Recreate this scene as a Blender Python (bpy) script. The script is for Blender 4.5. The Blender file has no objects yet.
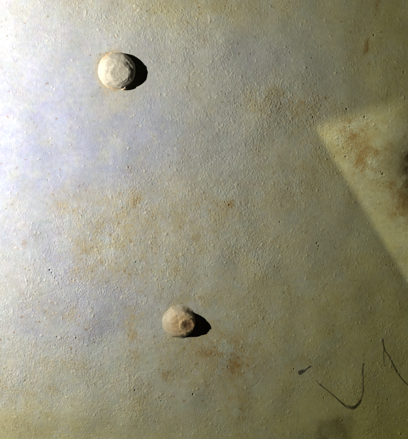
import bpy, math, random
import numpy as np

scene = bpy.context.scene
C = scene.collection
U = 0.001                      # one photo pixel on the plate is about one millimetre
CX, CZ = 204.0, 470.0          # plate bottom edge stands at z = 0

def P(px, py, h=0.0):
    """plate coordinates (mm right, mm down, mm out of the plate) -> world"""
    return ((px - CX) * U, -h * U, (CZ - py) * U)

# ------------------------------------------------------------------ camera
PPX, PPY, DIST = 60.0, 70.0, 650.0
cd = bpy.data.cameras.new('camera')
cam = bpy.data.objects.new('camera', cd); C.objects.link(cam)
cam.location = P(PPX, PPY, DIST)
cam.rotation_euler = (math.radians(90), 0, 0)
cd.sensor_fit = 'VERTICAL'; cd.sensor_height = 24.0
cd.lens = 24.0 * DIST / 439.0
cd.shift_x = (204.0 - PPX) / 439.0
cd.shift_y = -(219.5 - PPY) / 439.0
cd.clip_start = 0.01; cd.clip_end = 20.0
scene.camera = cam

# ------------------------------------------------------------------ world, view
w = bpy.data.worlds.new('World'); scene.world = w; w.use_nodes = True
bg = w.node_tree.nodes['Background']
bg.inputs['Color'].default_value = (0.80, 0.85, 0.60, 1); bg.inputs['Strength'].default_value = 0.004
vs = scene.view_settings
vs.view_transform = 'Standard'; vs.look = 'None'; vs.exposure = -0.06; vs.gamma = 1.0
vs.use_curve_mapping = False

# ------------------------------------------------------------------ lamps
from mathutils import Vector
def spot(name, pos, aim, energy, color, angle, blend, radius):
    l = bpy.data.lights.new(name, 'SPOT'); o = bpy.data.objects.new(name, l); C.objects.link(o)
    o.location = P(*pos)
    d = Vector(P(*aim)) - Vector(P(*pos))
    o.rotation_euler = d.to_track_quat('-Z', 'Y').to_euler()
    l.energy = energy; l.color = color; l.spot_size = math.radians(angle); l.spot_blend = blend
    l.shadow_soft_size = radius * U
    return o
TORCH = (-618, 45, 440)
spot('torch_hot_spot', TORCH, (-400, 72, 0), 150.0, (0.71, 0.70, 1.0), 90, 1.0, 5)   # bluish core of the torch
spot('torch_spill', TORCH, (-100, 225, 0), 23.8, (1.0, 0.98, 0.30), 126, 1.0, 5)       # yellowish outer ring of the same torch
PATCH_L = (-100, -480, 430)
pl = spot('patch_lamp', PATCH_L, (352, 185, 0), 23.5, (1.0, 0.97, 0.63), 14, 1.0, 4)   # oblong beam
_z = (Vector(P(*PATCH_L)) - Vector(P(352, 185, 0))).normalized()
_y = Vector(P(93, 155, 0)) - Vector(P(0, 0, 0)); _y = (_y - _z * _y.dot(_z)).normalized(); _x = _y.cross(_z)
from mathutils import Matrix
pl.rotation_euler = Matrix((_x, _y, _z)).transposed().to_euler()
pl.scale = (1.08, 1.0, 1.0)

# ------------------------------------------------------------------ noise helpers (numpy)
rng = np.random.default_rng(11)
X0, X1, Y0, Y1, ST = -24.0, 432.0, -24.0, 470.0, 0.5
nx = int((X1 - X0) / ST) + 1; ny = int((Y1 - Y0) / ST) + 1
gx, gy = np.meshgrid(np.linspace(X0, X1, nx), np.linspace(Y0, Y1, ny))
fx = np.fft.rfftfreq(nx, ST)[None, :]; fy = np.fft.fftfreq(ny, ST)[:, None]
fr = np.sqrt(fx * fx + fy * fy)
def band(lam, width=0.6, ax=1.0, ay=1.0):
    """unit-variance noise with features of about lam mm"""
    f = np.sqrt((fx * ax) ** 2 + (fy * ay) ** 2)
    n = np.fft.rfft2(rng.standard_normal((ny, nx)))
    g = np.exp(-0.5 * (np.log(np.maximum(f, 1e-6) * lam) / width) ** 2)
    r = np.fft.irfft2(n * g, s=(ny, nx))
    return r / r.std()
def smooth(lam):
    n = np.fft.rfft2(rng.standard_normal((ny, nx)))
    r = np.fft.irfft2(n * np.exp(-0.5 * (fr * lam) ** 2), s=(ny, nx)); r -= r.mean()
    return r / r.std()
def fbm(lam, octs=4, gain=0.6):
    r = sum(gain ** i * smooth(lam / 2 ** i) for i in range(octs))
    return r / r.std()
def sstep(a, b, x):
    t = np.clip((x - a) / (b - a), 0, 1); return t * t * (3 - 2 * t)
def blob(cx, cy, rx, ry, rot=0.0):
    c, s = math.cos(math.radians(rot)), math.sin(math.radians(rot))
    dx, dy = gx - cx, gy - cy
    u, v = (dx * c + dy * s) / rx, (-dx * s + dy * c) / ry
    return np.exp(-0.5 * (u * u + v * v))

warp = fbm(26, 4)
mid = fbm(9, 4)
fine = band(2.6, 0.45)

# where the paint is crusty and blistered
crust = 0.30 + 0.16 * fbm(45, 4)
for a in [(280, 102, 34, 22, 0, .8), (240, 165, 40, 40, 0, .45), (120, 235, 55, 40, 0, .55), (60, 60, 60, 40, 0, -.25),
          (165, 45, 40, 30, 0, .35), (20, 170, 60, 60, 0, -.25), (60, 280, 40, 40, 0, .3), (40, 380, 60, 50, 0, .4),
          (255, 255, 40, 30, 0, .45), (375, 60, 22, 14, 0, .45), (335, 150, 30, 40, 0, .3), (170, 135, 30, 25, 0, .1),
          (300, 320, 60, 60, 0, .2), (215, 100, 25, 60, 0, .2), (130, 380, 50, 40, 0, .3), (75, 100, 25, 20, 0, -.2),
          (205, 10, 40, 14, 0, .3), (110, 10, 40, 14, 0, .35), (340, 290, 50, 30, 0, -.1), (30, 30, 40, 20, 0, .2)]:
    crust += a[5] * blob(*a[:5])
crust = np.clip(crust, 0.04, 1.2)

# ------------------------------------------------------------------ relief of the plate, in mm
H = 0.30 * smooth(60)
H += (0.010 + 0.020 * crust) * fine                                        # orange peel
H += 0.012 * band(1.8, 0.35)
H += .13 * sstep(1.3, 1.75, band(2.1, .4) + .5 * (crust - .5)) * np.clip(crust + .15, 0, 1) - .11 * sstep(1.5, 1.9, band(1.9, .4) + .5 * (crust - .5))
f1 = band(3.8, 0.5); f2 = band(2.8, 0.45); f3 = band(6.5, 0.5)
bl = sstep(1.3, 1.95, f1 + 0.9 * (crust - 0.55))                # raised flakes and blisters
H += 0.22 * bl * np.clip(crust, .25, 1)
pt = sstep(1.35, 2.1, f2 + 0.8 * (crust - 0.55))                # small pits
H -= 0.24 * pt * np.clip(crust, .25, 1)
ledge = sstep(0.3, 0.6, f3 + 0.5 * mid)                        # edges of lost paint layers
H += 0.06 * ledge * np.clip(crust, .1, 1)
H += 0.03 * mid * crust

specks = [(251, 54, 1.1), (290, 52, 1.0), (374, 35, 1.3), (333, 57, 1.0), (312, 58, 1.1), (70, 147, .9), (48, 180, 1.0),
          (280, 222, 1.3), (275, 267, 1.1), (50, 270, 1.7), (52, 273, 1.3), (55, 278, 1.0), (317, 243, 1.3), (319, 246, 1.2),
          (318, 249, 1.0), (228, 367, 1.2), (294, 369, 1.2), (193, 394, 1.4), (192, 372, 1.0), (135, 390, 1.2), (324, 398, 1.2),
          (335, 157, 1.3), (346, 157, 1.4), (383, 174, 1.7), (381, 172, 1.2), (365, 117, 1.6), (116, 168, .9), (129, 167, 1.1),
          (347, 109, 1.4), (226, 94, 1.0), (324, 265, 1.0), (161, 401, 1.1), (57, 337, 1.3), (60, 340, 1.1), (76, 338, 1.2),
          (152, 270, 1.0), (136, 262, 1.0), (229, 205, 1.5), (225, 202, 1.1), (60, 373, 1.0), (206, 268, .9), (350, 127, 1.2),
          (388, 400, 1.1), (372, 341, 1.0), (404, 72, 1.2), (246, 20, .8), (313, 117, 1.3), (321, 118, 1.1)]
flakes = [(95, 20, 1.6), (136, 6, 1.8), (140, 10, 1.8), (86, 12, 1.6), (98, 30, 1.5), (210, 21, 1.9), (118, 32, 1.4), (78, 8, 1.4), (54, 40, 1.4), (117, 36, 1.5),
          (283, 55, 1.0), (42, 335, 1.6), (60, 338, 1.8), (75, 337, 1.7), (26, 280, 1.4), (62, 318, 1.6), (93, 316, 1.5), (141, 126, 1.2), (128, 148, 1.6), (165, 95, 1.5),
          (152, 40, 1.3), (171, 62, 1.6), (232, 205, 1.6), (243, 165, 1.6), (266, 134, 1.6), (328, 126, 1.4), (100, 70 + 170, 1.4), (150, 243, 1.5), (213, 245, 1.6), (262, 245, 1.6)]
rs = random.Random(5)
for i in range(190):
    specks.append((rs.uniform(0, 408), rs.uniform(0, 439), rs.uniform(.3, .6)))
dark = np.zeros_like(H); fleck = np.zeros_like(H)
flakes = [(a, b, .72 * c) for a, b, c in flakes]
for i in range(2600):
    fx_, fy_ = rs.uniform(0, 408), rs.uniform(0, 439)
    if rs.random() < .25 + .75 * float(crust[int((fy_ - Y0) / ST), int((fx_ - X0) / ST)]): flakes.append((fx_, fy_, rs.uniform(.4, .95) * (1.35 if rs.random() < .1 else 1)))
for (sx, sy, sr) in flakes:                                     # lifted paint chips: steep on one side, feathered on the other
    ix, iy = int((sx - X0) / ST), int((sy - Y0) / ST); k = int(sr * 4 / ST) + 2
    sl = (slice(max(iy - k, 0), iy + k + 1), slice(max(ix - k, 0), ix + k + 1))
    ex, a, b_ = rs.uniform(.8, 1.7), rs.uniform(0, 3.14), rs.uniform(0, 6.28)
    dx, dy = gx[sl] - sx, gy[sl] - sy
    u, v = dx * math.cos(a) + dy * math.sin(a), -dx * math.sin(a) + dy * math.cos(a)
    q = np.sqrt((u / ex) ** 2 + v * v) / sr + .16 * fine[sl] + .22 * f1[sl]
    fleck[sl] = np.maximum(fleck[sl], (1 - sstep(.7, 1.15, q)) * .9)
    H[sl] += .25 * sr * (1 - sstep(.75, 1.08, q)) * (1 + .5 * np.clip((dx * math.cos(b_) + dy * math.sin(b_)) / sr, -1, 1))
for (sx, sy, sr) in specks:
    sr *= .66
    ix, iy = int((sx - X0) / ST), int((sy - Y0) / ST); k = int(sr * 5 / ST) + 2
    sl = (slice(max(iy - k, 0), iy + k + 1), slice(max(ix - k, 0), ix + k + 1))
    ex, a = rs.uniform(.75, 1.6), rs.uniform(0, 3.14)
    dx, dy = gx[sl] - sx, gy[sl] - sy
    u, v = dx * math.cos(a) + dy * math.sin(a), -dx * math.sin(a) + dy * math.cos(a)
    q = np.sqrt((u / ex) ** 2 + v * v) / sr
    H[sl] += 0.5 * sr * np.exp(-((q - 1.35) / 0.5) ** 2) * .45 - .85 * sr * np.exp(-q * q)
    dark[sl] = np.maximum(dark[sl], np.exp(-(q / .95) ** 4) * min(.6, .4 * sr))
# shallow swellings round the rivets
H += 0.8 * blob(117.5, 70.5, 16, 16)
_q = np.hypot(gx - 177.5, gy - 320.5) + .35 * smooth(16)
H += .5 * np.clip((26 - _q) / 10.0, 0, 1) ** 1.5
# long scratches in the paint
for (ax_, ay_, bx_, by_, dp) in [(96, 392, 158, 366, .16), (190, 96, 192, 40, .15), (250, 390, 262, 378, .2), (20, 300, 70, 288, .15)]:
    L = math.hypot(bx_ - ax_, by_ - ay_); ux, uy = (bx_ - ax_) / L, (by_ - ay_) / L
    t = (gx - ax_) * ux + (gy - ay_) * uy; d = -(gx - ax_) * uy + (gy - ay_) * ux + 1.2 * smooth(18)
    H -= dp * np.exp(-(d / .8) ** 2) * sstep(0, 6, t) * (1 - sstep(L - 6, L, t))

# ------------------------------------------------------------------ stains and dark patches of the plate, as masks
def spread(lst, amp=0.55):
    m = np.zeros_like(H)
    for a in lst: m += a[-1] * blob(*a[:-1])
    return m * (1 + amp * warp)
tan = spread([(288, 100, 24, 15, 0, .75), (262, 104, 12, 8, 0, .3), (112, 240, 22, 26, 20, .50), (160, 218, 42, 16, -6, .46), (150, 262, 30, 20, 0, .30), (215, 225, 30, 25, 0, .35),
              (85, 250, 18, 26, 0, .45), (132, 330, 7, 22, 0, .60), (228, 356, 24, 20, 0, 1.25), (205, 352, 20, 16, 0, .8), (222, 205, 10, 10, 0, .5),
              (240, 405, 12, 22, 0, .45), (290, 365, 16, 18, 0, .50), (290, 175, 22, 40, 0, .38), (60, 364, 22, 5, 4, .35),
              (103, 66, 4, 10, 0, .3), (112, 94, 10, 5, 0, .5), (133, 200, 6, 5, 0, .7), (20, 400, 60, 50, 0, .25),
              (5, 425, 40, 30, 0, .35), (60, 318, 26, 8, 0, .55), (165, 395, 40, 28, 0, .35), (350, 300, 40, 30, 0, .3), (250, 320, 40, 40, 0, .28), (390, 380, 50, 60, 0, .30),
              (125, 0, 60, 12, 0, .30), (250, 5, 50, 8, 0, .35), (385, 30, 30, 40, 0, .35), (330, 140, 18, 22, 0, .55), (345, 170, 18, 26, 0, .35), (370, 130, 30, 20, 0, .35),
              (25, 285, 22, 22, 0, .25), (170, 290, 60, 60, 0, .22), (190, 175, 30, 40, 0, .2), (215, 20, 40, 25, 0, .2), (75, 205, 30, 10, 0, .45), (186, 312, 20, 16, 0, .4)])
_r = np.hypot(gx - 117.5, gy - 70.5)
tan += .7 * blob(122, 101, 13, 11) * (1 + .25 * fine * .3)
tan += 1.5 * np.exp(-(np.maximum(_r - 18.0, 0) / 5.0) ** 2) * sstep(-.75, .6, -(gx - 117.5) / np.maximum(_r, 1)) * (1 + .2 * warp)      # rusty ring at the foot of the upper rivet
_q2 = np.hypot(gx - 178.5, gy - 321.5) + 1.2 * mid
tan += 0.25 * (1 - sstep(17, 23, _q2)) * (1 + .2 * warp)      # ochre paint fillet of the lower rivet
tan += 0.05 + 0.09 * fbm(30, 4)
tan = np.clip(tan, 0, 1.3) * (0.72 + 0.28 * sstep(-1.0, 1.0, mid + 0.4 * fine))
tan = np.clip(.72 * tan + 0.35 * bl * (0.2 + np.clip(tan, 0, 1)), 0, 1)
rust = spread([(352, 132, 8, 9, 0, 1.1), (349, 128, 4, 4, 0, .5), (364, 163, 10, 12, 25, 1.0), (400, 190, 14, 12, 0, .85), (406, 215, 10, 8, 0, .7), (378, 150, 8, 10, 0, .3),
               (227, 354, 13, 13, 0, .6), (240, 372, 10, 14, 0, .35), (206, 350, 8, 6, 0, .35), (366, 49, 1.8, 5, 12, 1.1), (378, 6, 2, 8, 6, .8), (368, 38, 1.5, 4, 5, .6), (290, 106, 16, 8, 0, .35), (230, 205, 3, 4, 0, .6),
               (132, 266, 4, 4, 0, .55), (146, 262, 5, 3, 0, .3), (136, 338, 4, 5, 0, .4), (165, 375, 4, 4, 0, .35), (294, 362, 6, 5, 0, .35), (128, 168, 3, 3, 0, .3), (86, 253, 4, 3, 0, .35),
               (134, 202, 5, 4, 0, .4), (240, 412, 7, 8, 0, .35), (80, 338, 3, 2, 0, .5), (24, 243, 2.4, 2.4, 0, .7), (196, 238, 4, 2, 0, .5), (101, 263, 3, 3, 0, .5), (400, 270, 6, 20, 0, .3)], 0.5)
rust += .55 * np.exp(-(np.maximum(_r - 18.0, 0) / 2.6) ** 2) * sstep(-.5, .7, -(gx - 117.5) / np.maximum(_r, 1))
rust = np.clip(.8 * rust, 0, 1.0) * (0.7 + 0.3 * sstep(-1, 1, mid))
spot_ = np.zeros_like(H)
for i in range(5200):                                           # small rust-brown specks, thickest where the paint is stained
    fx_, fy_ = rs.uniform(0, 408), rs.uniform(0, 439); ix, iy = int((fx_ - X0) / ST), int((fy_ - Y0) / ST)
    if rs.random() > .06 + .9 * float(tan[iy, ix]): continue
    sr, ex, a = rs.uniform(.35, 1.0), rs.uniform(.8, 1.8), rs.uniform(0, 3.14); k = int(sr * 4 / ST) + 1
    sl = (slice(max(iy - k, 0), iy + k + 1), slice(max(ix - k, 0), ix + k + 1))
    dx, dy = gx[sl] - fx_, gy[sl] - fy_
    u, v = dx * math.cos(a) + dy * math.sin(a), -dx * math.sin(a) + dy * math.cos(a)
    q = np.sqrt((u / ex) ** 2 + v * v) / sr + .2 * fine[sl]
    spot_[sl] = np.maximum(spot_[sl], rs.uniform(.3, .95) * (1 - sstep(.6, 1.25, q)))
rspot = sstep(1.7, 2.5, f2 + 0.7 * (tan - 0.3) + 0.35 * warp)
rust = np.clip(rust + .8 * spot_ + 0.12 * rspot + 0.22 * pt * tan * .6, 0, 1)
blue = spread([(188, 138, 34, 26, 0, 1.0), (150, 125, 30, 20, 0, .5), (62, 268, 14, 18, 0, .9), (30, 320, 16, 12, 0, .6), (205, 400, 30, 24, 0, .5), (120, 290, 26, 12, 0, .5), (230, 190, 20, 30, 0, .35), (85, 326, 30, 18, 0, .95), (150, 312, 30, 14, 0, .6), (255, 375, 18, 16, 0, .6),
               (222, 265, 12, 10, 0, .6), (330, 80, 22, 26, 0, .5), (15, 165, 50, 70, 0, .4), (60, 160, 50, 60, 0, .3), (260, 60, 30, 18, 0, .45), (325, 255, 24, 22, 0, .5),
               (350, 195, 8, 14, 0, .4), (75, 85, 30, 40, 0, .3), (110, 160, 30, 20, 0, .4), (100, 300, 30, 20, 0, .3), (210, 60, 20, 40, 0, .3)], 0.35)
blue = np.clip(blue, 0, 1)
dark_patches = spread([(420, 168, 19, 32, 0, 1.0), (402, 150, 22, 30, 0, .10)], .10)                                       # soft dark patch at the right edge
sm = sstep(312, 322, gx) * (1 - sstep(349, 356, gx)) * sstep(411, 419, gy - 0.12 * (352 - gx)) * (1 - sstep(443, 452, gy))
sm += .5 * sstep(285, 315, gx) * (1 - sstep(316, 330, gx)) * sstep(424, 436, gy) * (1 - sstep(443, 452, gy))
dark_patches = np.clip(dark_patches + sm * (.30 + .08 * warp), 0, 1)                                  # dark wiped smudge at the foot
dark_patches = np.clip(dark_patches, 0, 1)
olive = np.clip(spread([(385, 432, 30, 14, 0, .9), (390, 360, 60, 60, 0, .35), (240, 10, 90, 16, 0, .35), (380, 30, 40, 50, 0, .5), (300, 420, 100, 30, 0, .35), (140, 445, 120, 24, 0, .45),
                        (0, 440, 60, 26, 0, 1.0), (165, 6, 50, 16, 0, .55), (300, 200, 110, 120, 0, .22), (400, 60, 30, 60, 0, .4), (400, 200, 40, 80, 0, .4), (200, 95, 16, 50, 0, .3), (270, 290, 60, 60, 0, .2), (350, 330, 70, 70, 0, .3), (330, 150, 16, 26, 0, .4)], .2), 0, 1)

# ------------------------------------------------------------------ materials
def nodes(name):
    m = bpy.data.materials.new(name); m.use_nodes = True
    nt = m.node_tree; nt.nodes.clear()
    return m, nt
def N(nt, typ, **kw):
    n = nt.nodes.new(typ)
    for k, v in kw.items(): setattr(n, k, v)
    return n
def mixc(nt, fac, a, b, blend='MIX'):
    n = N(nt, 'ShaderNodeMix', data_type='RGBA', blend_type=blend)
    for sock, v in ((n.inputs[0], fac), (n.inputs[6], a), (n.inputs[7], b)):
        if hasattr(v, 'links'): nt.links.new(v, sock)
        elif isinstance(v, (int, float)): sock.default_value = v
        else: sock.default_value = (*v, 1)
    return n.outputs[2]
def math_(nt, op, a, b=None, clamp=False):
    n = N(nt, 'ShaderNodeMath', operation=op, use_clamp=clamp)
    for i, v in enumerate((a, b)):
        if v is None: continue
        if hasattr(v, 'links'): nt.links.new(v, n.inputs[i])
        else: n.inputs[i].default_value = v
    return n.outputs[0]
def noise(nt, scale, detail=4, rough=0.6, vec=None):
    n = N(nt, 'ShaderNodeTexNoise'); n.inputs['Scale'].default_value = scale
    n.inputs['Detail'].default_value = detail; n.inputs['Roughness'].default_value = rough
    if vec is None:
        tc = N(nt, 'ShaderNodeTexCoord'); vec = tc.outputs['Object']
    nt.links.new(vec, n.inputs['Vector'])
    return n.outputs['Fac']
def ramp(nt, fac, lo, hi):
    n = N(nt, 'ShaderNodeMapRange', interpolation_type='SMOOTHSTEP')
    nt.links.new(fac, n.inputs['Value']); n.inputs['From Min'].default_value = lo; n.inputs['From Max'].default_value = hi
    return n.outputs['Result']
def finish(nt, col, rough, height, bump_dist, bump=1.0, spec=0.35):
    b = N(nt, 'ShaderNodeBsdfPrincipled'); out = N(nt, 'ShaderNodeOutputMaterial')
    nt.links.new(col, b.inputs['Base Color'])
    if hasattr(rough, 'links'): nt.links.new(rough, b.inputs['Roughness'])
    else: b.inputs['Roughness'].default_value = rough
    b.inputs['Specular IOR Level'].default_value = spec
    if height is not None:
        bp = N(nt, 'ShaderNodeBump'); bp.inputs['Strength'].default_value = bump; bp.inputs['Distance'].default_value = bump_dist
        nt.links.new(height, bp.inputs['Height']); nt.links.new(bp.outputs['Normal'], b.inputs['Normal'])
    nt.links.new(b.outputs['BSDF'], out.inputs['Surface'])
    return b

GREY, BLUE, TAN, OLIVE = (.455, .46, .40), (.415, .44, .475), (.435, .378, .215), (.49, .465, .27)
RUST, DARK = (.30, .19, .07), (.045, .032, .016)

plate_mat, nt = nodes('weathered_plate_paint')
a1 = N(nt, 'ShaderNodeAttribute', attribute_name='stain_a'); a2 = N(nt, 'ShaderNodeAttribute', attribute_name='stain_tone_b')
s1 = N(nt, 'ShaderNodeSeparateColor'); s2 = N(nt, 'ShaderNodeSeparateColor')
nt.links.new(a1.outputs['Color'], s1.inputs['Color']); nt.links.new(a2.outputs['Color'], s2.inputs['Color'])
n_f = noise(nt, 900, 5, .65); n_m = noise(nt, 220, 5, .65); n_l = noise(nt, 40, 5, .6)
a3 = N(nt, 'ShaderNodeAttribute', attribute_name='stain_c'); s3 = N(nt, 'ShaderNodeSeparateColor'); nt.links.new(a3.outputs['Color'], s3.inputs['Color'])
grey = mixc(nt, s3.outputs[0], (.41, .458, .405), (.468, .447, .43))
grey = mixc(nt, math_(nt, 'MULTIPLY', s3.outputs[1], .7), grey, (.475, .465, .35))
col = mixc(nt, s1.outputs[2], grey, mixc(nt, s3.outputs[0], (.375, .41, .445), (.395, .395, .455)))
col = mixc(nt, s2.outputs[1], col, OLIVE)
tfac = math_(nt, 'MULTIPLY', s1.outputs[0], math_(nt, 'ADD', math_(nt, 'MULTIPLY', ramp(nt, n_m, .30, .68), .6), .55), True)
col = mixc(nt, tfac, col, TAN)
rfac = math_(nt, 'MULTIPLY', s1.outputs[1], math_(nt, 'ADD', ramp(nt, n_f, .30, .62), .30), True)
a4 = N(nt, 'ShaderNodeAttribute', attribute_name='stain_d'); s4 = N(nt, 'ShaderNodeSeparateColor'); nt.links.new(a4.outputs['Color'], s4.inputs['Color'])
col = mixc(nt, math_(nt, 'MULTIPLY', s4.outputs[0], math_(nt, 'MULTIPLY', n_m, 1.0), True), col, (.58, .53, .38))     # pale chips of older paint
col = mixc(nt, rfac, col, RUST)
var = math_(nt, 'ADD', math_(nt, 'ADD', math_(nt, 'MULTIPLY', n_m, .30), math_(nt, 'MULTIPLY', s3.outputs[2], .16)), math_(nt, 'ADD', math_(nt, 'MULTIPLY', n_l, .22), .67))
vc = N(nt, 'ShaderNodeCombineColor')
for i in range(3): nt.links.new(var, vc.inputs[i])
col = mixc(nt, 1.0, col, vc.outputs[0], 'MULTIPLY')
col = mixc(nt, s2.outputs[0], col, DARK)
col = mixc(nt, s2.outputs[2], col, (.05, .04, .03))
rg = math_(nt, 'ADD', math_(nt, 'MULTIPLY', n_m, .25), .34)
finish(nt, col, rg, n_f, .00025, .25, .4)

def rivet_mat(name, c1, c2, c3, bump=.45):
    m, nt = nodes(name)
    n1 = noise(nt, 260, 5, .65); n2 = noise(nt, 800, 4, .6); n3 = noise(nt, 90, 4, .6)
    col = mixc(nt, ramp(nt, n3, .38, .62), c1, c2)
    col = mixc(nt, math_(nt, 'MULTIPLY', ramp(nt, n1, .52, .70), .55), col, c3)
    at = N(nt, 'ShaderNodeAttribute', attribute_name='core')
    col = mixc(nt, math_(nt, 'MULTIPLY', at.outputs['Fac'], math_(nt, 'ADD', n1, .36), True), col, c3)
    finish(nt, col, .55, n2, .0004, bump, .3)
    return m
mat_up = rivet_mat('cream_paint_on_rivet', (.47, .435, .315), (.415, .375, .26), (.28, .22, .13), .7)
mat_lo = rivet_mat('ochre_rust_on_rivet', (.45, .34, .19), (.36, .24, .12), (.15, .078, .035), .8)
mat_lh = rivet_mat('cream_to_ochre_rivet_paint', (.45, .415, .32), (.44, .38, .26), (.40, .265, .125), .7)
mat_cu = rivet_mat('peeling_paint_collar', (.54, .47, .33), (.48, .36, .20), (.36, .22, .09))
mat_cl = rivet_mat('grey_paint_collar', (.45, .44, .385), (.45, .39, .28), (.36, .25, .13))

ink, nt = nodes('worn_black_ink')
n1 = noise(nt, 700, 4, .7); n2 = noise(nt, 1600, 3, .6)
b = N(nt, 'ShaderNodeBsdfPrincipled'); t = N(nt, 'ShaderNodeBsdfTransparent'); mx = N(nt, 'ShaderNodeMixShader'); out = N(nt, 'ShaderNodeOutputMaterial')
b.inputs['Base Color'].default_value = (.042, .040, .036, 1); b.inputs['Roughness'].default_value = .6
at = N(nt, 'ShaderNodeAttribute', attribute_name='cover')
cov = math_(nt, 'MULTIPLY', at.outputs['Fac'], math_(nt, 'ADD', math_(nt, 'MULTIPLY', ramp(nt, n1, .30, .62), .5), .42), True)
nt.links.new(cov, mx.inputs[0]); nt.links.new(t.outputs[0], mx.inputs[1]); nt.links.new(b.outputs[0], mx.inputs[2]); nt.links.new(mx.outputs[0], out.inputs[0])

blocker_mat, nt = nodes('beam_blocker_black')  # black for the sheet added to block the patch lamp
finish(nt, mixc(nt, noise(nt, 60, 4), (.03, .03, .03), (.05, .045, .04)), .6, None, 0)

# ------------------------------------------------------------------ the plate
def grid_mesh(name, co, nrow, ncol, close=False):
    me = bpy.data.meshes.new(name)
    me.vertices.add(len(co)); me.vertices.foreach_set('co', co.astype(np.float32).ravel())
    r = np.arange(nrow - 1)[:, None]; cmax = ncol if close else ncol - 1
    c = np.arange(cmax)[None, :]; c2 = (c + 1) % ncol
    f = np.stack([r * ncol + c, (r + 1) * ncol + c, (r + 1) * ncol + c2, r * ncol + c2], -1).reshape(-1, 4)
    me.loops.add(f.size); me.loops.foreach_set('vertex_index', f.astype(np.int32).ravel())
    me.polygons.add(len(f)); me.polygons.foreach_set('loop_start', np.arange(0, f.size, 4, dtype=np.int32))
    me.update(calc_edges=True)
    me.polygons.foreach_set('use_smooth', np.ones(len(f), dtype=bool))
    return me
THICK = 14.0
def ringed(A):      # add a border row / column that folds back to give the plate its thickness
    return np.pad(A, 1, mode='edge')
GX, GY, GH = ringed(gx), ringed(gy), ringed(H)
GH[0, :] = GH[-1, :] = -THICK; GH[:, 0] = GH[:, -1] = -THICK
co = np.stack([(GX - CX) * U, -GH * U, (CZ - GY) * U], -1).reshape(-1, 3)
me = grid_mesh('steel_wall', co, ny + 2, nx + 2)
def attr(me, name, r, g, b):
    at = me.color_attributes.new(name, 'FLOAT_COLOR', 'POINT')
    d = np.ones((r.size, 4), np.float32); d[:, 0] = r.ravel(); d[:, 1] = g.ravel(); d[:, 2] = b.ravel()
    at.data.foreach_set('color', d.ravel())
attr(me, 'stain_a', ringed(tan), ringed(rust), ringed(blue))
attr(me, 'stain_c', ringed(np.clip(.5 + .20 * fbm(20, 4) + .14 * band(4.0, .5), 0, 1)), ringed(np.clip(.5 + .20 * fbm(10, 3) + .16 * band(3.2, .5), 0, 1)), ringed(np.clip(.5 + .2 * fbm(7, 3), 0, 1)))
fleck = np.maximum(fleck, .55 * bl * np.clip(crust, 0, 1))
attr(me, 'stain_d', ringed(fleck), ringed(0 * H), ringed(0 * H))
attr(me, 'stain_tone_b', ringed(dark_patches), ringed(olive), ringed(dark))
me.materials.append(plate_mat)
wall = bpy.data.objects.new('wall', me); C.objects.link(wall)
wall['kind'] = 'structure'
wall['label'] = 'pitted grey steel wall plate with rust stains behind the rivets'

def height_at(x, y):
    return H[np.clip(np.round((y - Y0) / ST).astype(int), 0, ny - 1), np.clip(np.round((x - X0) / ST).astype(int), 0, nx - 1)]

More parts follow.
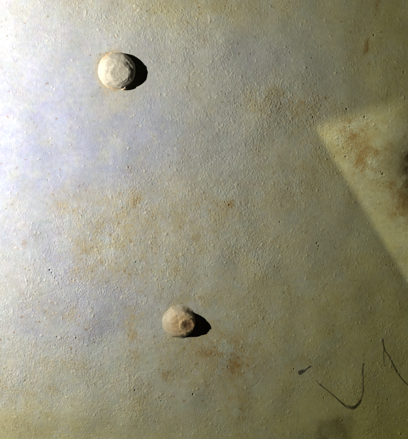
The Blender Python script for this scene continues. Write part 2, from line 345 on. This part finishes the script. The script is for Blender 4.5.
# ------------------------------------------------------------------ rivets
def vnoise(seed):
    r = np.random.default_rng(seed); k = r.normal(0, 1, (48, 3)); ph = r.uniform(0, 6.28, 48)
    k /= np.linalg.norm(k, axis=1)[:, None]; fr_ = r.uniform(.25, 1.3, 48)
    def f(p):
        s = np.zeros(len(p))
        for i in range(48): s += np.sin(p @ (k[i] * fr_[i]) + ph[i]) / (fr_[i] + .4)
        return s / 6.5
    return f
def dome(name, cx, cy, prof, tilt, seed, amp, mat, parent, facets=None, squash=(1, 1), top_rough=0, dents=(), core=None, off=(0, 0, 0), facet=0):
    """hammered rivet head: a lathe with sideways lean, lumps and dents"""
    nseg = 140
    r, h = np.array(prof).T
    t = np.linspace(0, 1, len(r)); tt = np.linspace(0, 1, 80)
    R, Hh = np.interp(tt, t, r), np.interp(tt, t, h)
    for _ in range(2):
        R[1:-1] = (R[:-2] + 2 * R[1:-1] + R[2:]) / 4; Hh[1:-1] = (Hh[:-2] + 2 * Hh[1:-1] + Hh[2:]) / 4
    R[0] = .02
    th = np.linspace(0, 2 * math.pi, nseg, endpoint=False)
    top = Hh.max()
    RR, TT = np.meshgrid(R, th, indexing='ij'); HH = np.repeat(Hh[:, None], nseg, 1)
    x = RR * np.cos(TT) * squash[0]; y = RR * np.sin(TT) * squash[1]
    lean = np.clip(HH / top, 0, 1) ** 1.8
    x = x + tilt[0] * lean; y = y + tilt[1] * lean
    p = np.stack([x.ravel(), y.ravel(), HH.ravel()], -1)
    f = vnoise(seed); n = f(p) * amp; n2 = vnoise(seed + 1)(p * 2.6) * amp * .45
    n = (n + n2).reshape(x.shape) * np.clip(.35 + RR / 6, 0, 1)
    s = 1 + n / np.maximum(RR, 5) * (RR > .1)
    if facets:
        poly = math.cos(math.pi / facets) / np.cos((TT + .35) % (2 * math.pi / facets) - math.pi / facets)
        s = s * (1 - facet * np.clip(HH / top + .1, 0, 1) * (1 - poly))
    x = tilt[0] * lean + (x - tilt[0] * lean) * s; y = tilt[1] * lean + (y - tilt[1] * lean) * s
    z = HH + n * .6 + top_rough * vnoise(seed + 2)(np.stack([x.ravel() * 2, y.ravel() * 2, 0 * x.ravel()], -1)).reshape(x.shape) * np.clip(HH / top, 0, 1)
    for (dx, dy, dr, dd) in dents:
        z = z - dd * np.exp(-((x - dx) ** 2 + (y - dy) ** 2) / dr ** 2)
    me = grid_mesh(name, np.stack([(x + off[0]) * U, -(z + off[2]) * U, -(y + off[1]) * U], -1).reshape(-1, 3), len(R), nseg, True)
    at = me.attributes.new('core', 'FLOAT', 'POINT')
    if core: at.data.foreach_set('value', np.exp(-(((x - core[0]) ** 2 + (y - core[1]) ** 2) / core[2] ** 2) ** 2).astype(np.float32).ravel())
    me.materials.append(mat)
    o = bpy.data.objects.new(name, me); C.objects.link(o); o.parent = parent
    return o
def collar(cx, cy, rin, prof, seed, wob, mat, parent):
    """uneven ring of paint and rust round the foot of a rivet, following the plate"""
    nseg, nr = 160, 14
    th = np.linspace(0, 2 * math.pi, nseg, endpoint=False)
    r_ = np.random.default_rng(seed)
    w_ = sum(r_.normal() / (k + .7) * np.cos(k * th + r_.uniform(0, 6.28)) for k in range(1, 14))
    outer = prof[0] * (1 + wob * w_) + prof[2] * np.cos(th - prof[3])
    outer = np.maximum(outer, 1.2)
    t = np.linspace(0, 1, nr)
    RR = rin + outer[None, :] * t[:, None]
    x = RR * np.cos(th); y = RR * np.sin(th)
    hh = prof[1] * (1 - t[:, None]) ** 1.7 - .30 * t[:, None] ** 3
    n = vnoise(seed + 3)(np.stack([x.ravel() * 1.5, y.ravel() * 1.5, 0 * x.ravel()], -1)).reshape(x.shape) * .16
    z = height_at(x + cx, y + cy) + hh + n * (1 - t[:, None] ** 4)
    me = grid_mesh('collar', np.stack([x * U, -z * U, -y * U], -1).reshape(-1, 3), nr, nseg, True)
    me.materials.append(mat)
    o = bpy.data.objects.new('collar', me); C.objects.link(o); o.parent = parent
    return o
def rivet(px, py, label):
    e = bpy.data.objects.new('rivet', None); C.objects.link(e)
    e.location = P(px, py, 0); e.empty_display_size = .01
    e['label'] = label; e['category'] = 'rivet'; e['group'] = 'rivets driven through the steel wall'
    return e

r1 = rivet(117.5, 70.5, 'larger cream rivet with broad flat hammered top, higher on the steel wall')
dome('head', 117.5, 70.5, [(0, 10.7), (6, 10.7), (9.2, 10.7), (11.0, 10.2), (13.2, 9.4), (15.3, 8.4), (16.9, 6.7), (17.7, 4.2), (17.9, 1.6), (18.0, -1.2)],
     (.7, 2.3), 3, .13, mat_up, r1, top_rough=.10, dents=[(9.3, 13.6, 1.6, 1.6), (-9, 8, 4, .3)], facets=7, facet=.75)
dome('cap', 117.5, 70.5, [(0, 1.0), (4, 1.0), (8.2, 1.0), (9.4, .95), (10.0, .7), (10.8, .1), (12.0, -.8), (13.4, -1.9)],
     (0, 0), 51, .16, mat_up, r1, top_rough=.10, facets=7, facet=.9, off=(1.0, 2.4, 10.5))
collar(117.5, 70.5, 16.9, (2.6, 1.8, 1.3, math.pi * .95), 21, .16, mat_cu, r1)
# burr of torn paint at the lower rim
def burr():
    n, m_ = 16, 10
    u = np.linspace(0, 1, n); v = np.linspace(0, 2 * math.pi, m_, endpoint=False)
    c0, c1 = np.array([3.6, 19.2, 1.0]), np.array([7.2, 15.8, 6.6])
    pts = []
    for t in u:
        c = c0 + (c1 - c0) * t + np.array([0, .8, .7]) * math.sin(t * math.pi)
        rr = 1.0 * math.sin(math.pi * (0.06 + .88 * t)) ** .7 * (1 + .18 * math.sin(9 * t))
        for a in v: pts.append(c + rr * np.array([math.cos(a) * .75, math.cos(a) * .75, math.sin(a) * .8]))
    p = np.array(pts)
    me = grid_mesh('burr', np.stack([p[:, 0] * U, -p[:, 2] * U, -p[:, 1] * U], -1), n, m_, True)
    me.materials.append(mat_cu)
    o = bpy.data.objects.new('burr', me); C.objects.link(o); o.parent = r1
burr()

r2 = rivet(179.0, 321.5, 'smaller ochre rust-crusted rivet with narrow knobbly top, lower on the steel wall')
dome('head', 179, 321.5, [(0, 8.7), (2.5, 8.8), (4.6, 8.8), (5.8, 8.8), (6.8, 8.7), (8.4, 8.4), (10.0, 7.8), (11.4, 6.8), (12.6, 5.2), (13.7, 3.5), (15.0, 2.0), (16.2, 1.0), (17.4, .4), (18.6, -.1), (19.8, -.9)],
     (5.2, -.4), 9, .16, mat_lh, r2, top_rough=.20, dents=[(-4, -7, 3.5, .5), (-8, 3, 3, .3)], core=(2.0, 1.0, 14))
dome('cap', 179, 321.5, [(0, .60), (2.2, .62), (4.2, .80), (5.6, 1.10), (6.5, 1.05), (7.3, .4), (8.0, -.6), (8.5, -1.6), (8.7, -2.4)],
     (0, 0), 43, .20, mat_lo, r2, top_rough=.22, dents=[(1.0, .6, 4.2, .5), (-5.0, -3.4, 2.6, -.5), (4, -3, 2, .3)], core=(1.4, .9, 5.6), off=(6.2, .3, 8.9))

# ------------------------------------------------------------------ pen marks on the plate
def stroke(name, pts, label, seed, cover=1.0):
    """worn ink line lying on the relief; pts = (x, y, width)"""
    p = np.array(pts, float)
    d = np.r_[0, np.cumsum(np.hypot(*np.diff(p[:, :2], axis=0).T))]
    s = np.arange(0, d[-1], .4)
    # smooth the corners
    x, y, wd = (np.interp(s, d, p[:, i]) for i in range(3))
    ker = np.ones(7) / 7
    for _ in range(2):
        x = np.convolve(np.pad(x, 3, mode='reflect', reflect_type='odd'), ker, 'valid'); y = np.convolve(np.pad(y, 3, mode='reflect', reflect_type='odd'), ker, 'valid')
    r_ = np.random.default_rng(seed)
    def jit(k, a): return a * np.convolve(r_.normal(0, 1, len(s) + k - 1), np.ones(k) / math.sqrt(k), 'valid')
    tx, ty = np.gradient(x), np.gradient(y); L = np.hypot(tx, ty) + 1e-9; nx_, ny_ = -ty / L, tx / L
    x = x + jit(5, .07); y = y + jit(5, .07)
    wd = wd * .95; l_, r2_ = wd / 2 * (1 + jit(9, .12)), wd / 2 * (1 + jit(9, .12))
    nc = 7; q = np.linspace(-1, 1, nc)
    off = np.where(q[None, :] < 0, l_[:, None] * q[None, :], r2_[:, None] * q[None, :])
    X = x[:, None] + nx_[:, None] * off; Y = y[:, None] + ny_[:, None] * off
    Z = height_at(X, Y)
    for ddx, ddy in ((.5, 0), (-.5, 0), (0, .5), (0, -.5)): Z = np.maximum(Z, height_at(X + ddx, Y + ddy))
    Z = Z + .10
    me = grid_mesh(name, np.stack([(X - CX) * U, -Z * U, (CZ - Y) * U], -1).reshape(-1, 3), len(s), nc)
    at = me.attributes.new('cover', 'FLOAT', 'POINT')
    cv = (1 - .55 * np.abs(q[None, :]) ** 3) * np.clip(cover * (1 + jit(12, .12)), 0, 1)[:, None]
    at.data.foreach_set('value', cv.astype(np.float32).ravel())
    me.materials.append(ink)
    o = bpy.data.objects.new(name, me); C.objects.link(o); o.parent = wall
    o['label'] = label
    return o
def z3(x, y, wd): return (295 + x / 5.1, 350 + y / 5.1, wd)
def z4(x, y, wd): return (368 + x / 7.32, 330 + y / 7.32, wd)
stroke('pen_mark', [z3(108, 150, .5), z3(118, 168, 1.0), z3(135, 183, 1.2), z3(160, 201, 1.1), z3(200, 235, 1.3), z3(235, 267, 1.7), z3(258, 285, 2.6), z3(285, 295, 4.2), z3(308, 290, 4.0),
                    z3(326, 270, 3.0), z3(338, 245, 2.0), z3(346, 215, 1.3), z3(346, 170, 1.1), z3(344, 120, 1.4), z3(346, 85, 2.1), z3(351, 66, 1.6)], 'curved black pen stroke like a letter u', 4, .75)
stroke('pen_mark', [z3(352, 62, .8), z3(353, 30, .6), z3(351, 5, .5), z3(350, -15, .4)], 'faint thin pen line above the curved stroke', 5, .22)
stroke('pen_mark', [z3(16, 116, 3.8), z3(26, 113, 5.0), z3(40, 107, 4.4), z3(50, 102, 2.4), z3(60, 95, 1.6), z3(72, 86, 2.2), z3(82, 79, 1.3)], 'short blotted black dash', 6, .7)
stroke('pen_mark', [z4(106, 62, 1.6), z4(112, 90, 1.9), z4(116, 125, 1.6), z4(122, 152, 1.8), z4(140, 172, 1.5), z4(160, 205, 1.6), z4(185, 255, 1.5), z4(210, 305, 1.9), z4(245, 355, 1.6), z4(293, 402, 1.6), z4(350, 450, 1.5)],
       'slanting black pen stroke at the right edge', 7, .8)
stroke('pen_mark', [z4(114, 150, 1.0), z4(114, 190, 1.0), z4(117, 230, .9), z4(121, 272, .7)], 'short upright pen line beside the slanting stroke', 8, .7)

# ------------------------------------------------------------------ added unseen sheet that cuts the patch lamp's beam to a wedge
def add_beam_blocker():
    K = .5
    def pt(wx, wy, back):      # point between the patch lamp and a spot on the plate
        l = PATCH_L; t = K + back
        return np.array([l[0] + (wx - l[0]) * t, l[1] + (wy - l[1]) * t, l[2] * (1 - t)])
    A = (315, 127); B = (315 + 93 * 1.4, 127 - 30 * 1.4); Dn = (315 + 93 * 1.6, 127 + 155 * 1.6)
    out_ = [B, A, Dn, (330, 440), (40, 60), (330, -60)]
    v = [pt(x, y, 0) for x, y in out_] + [pt(x, y, -.006) for x, y in out_]
    n = len(out_)
    me = bpy.data.meshes.new('beam_blocker')
    f = [(1, 0, 5, 4), (1, 4, 3, 2), (n + 1, n + 4, n + 5, n), (n + 1, n + 2, n + 3, n + 4)] + [(i, (i + 1) % n, n + (i + 1) % n, n + i) for i in range(n)]
    me.from_pydata([P(*p) for p in v], [], f); me.update()
    me.materials.append(blocker_mat)
    o = bpy.data.objects.new('beam_blocker', me); C.objects.link(o); o['kind'] = 'structure'
add_beam_blocker()

scene.cycles.max_bounces = 6
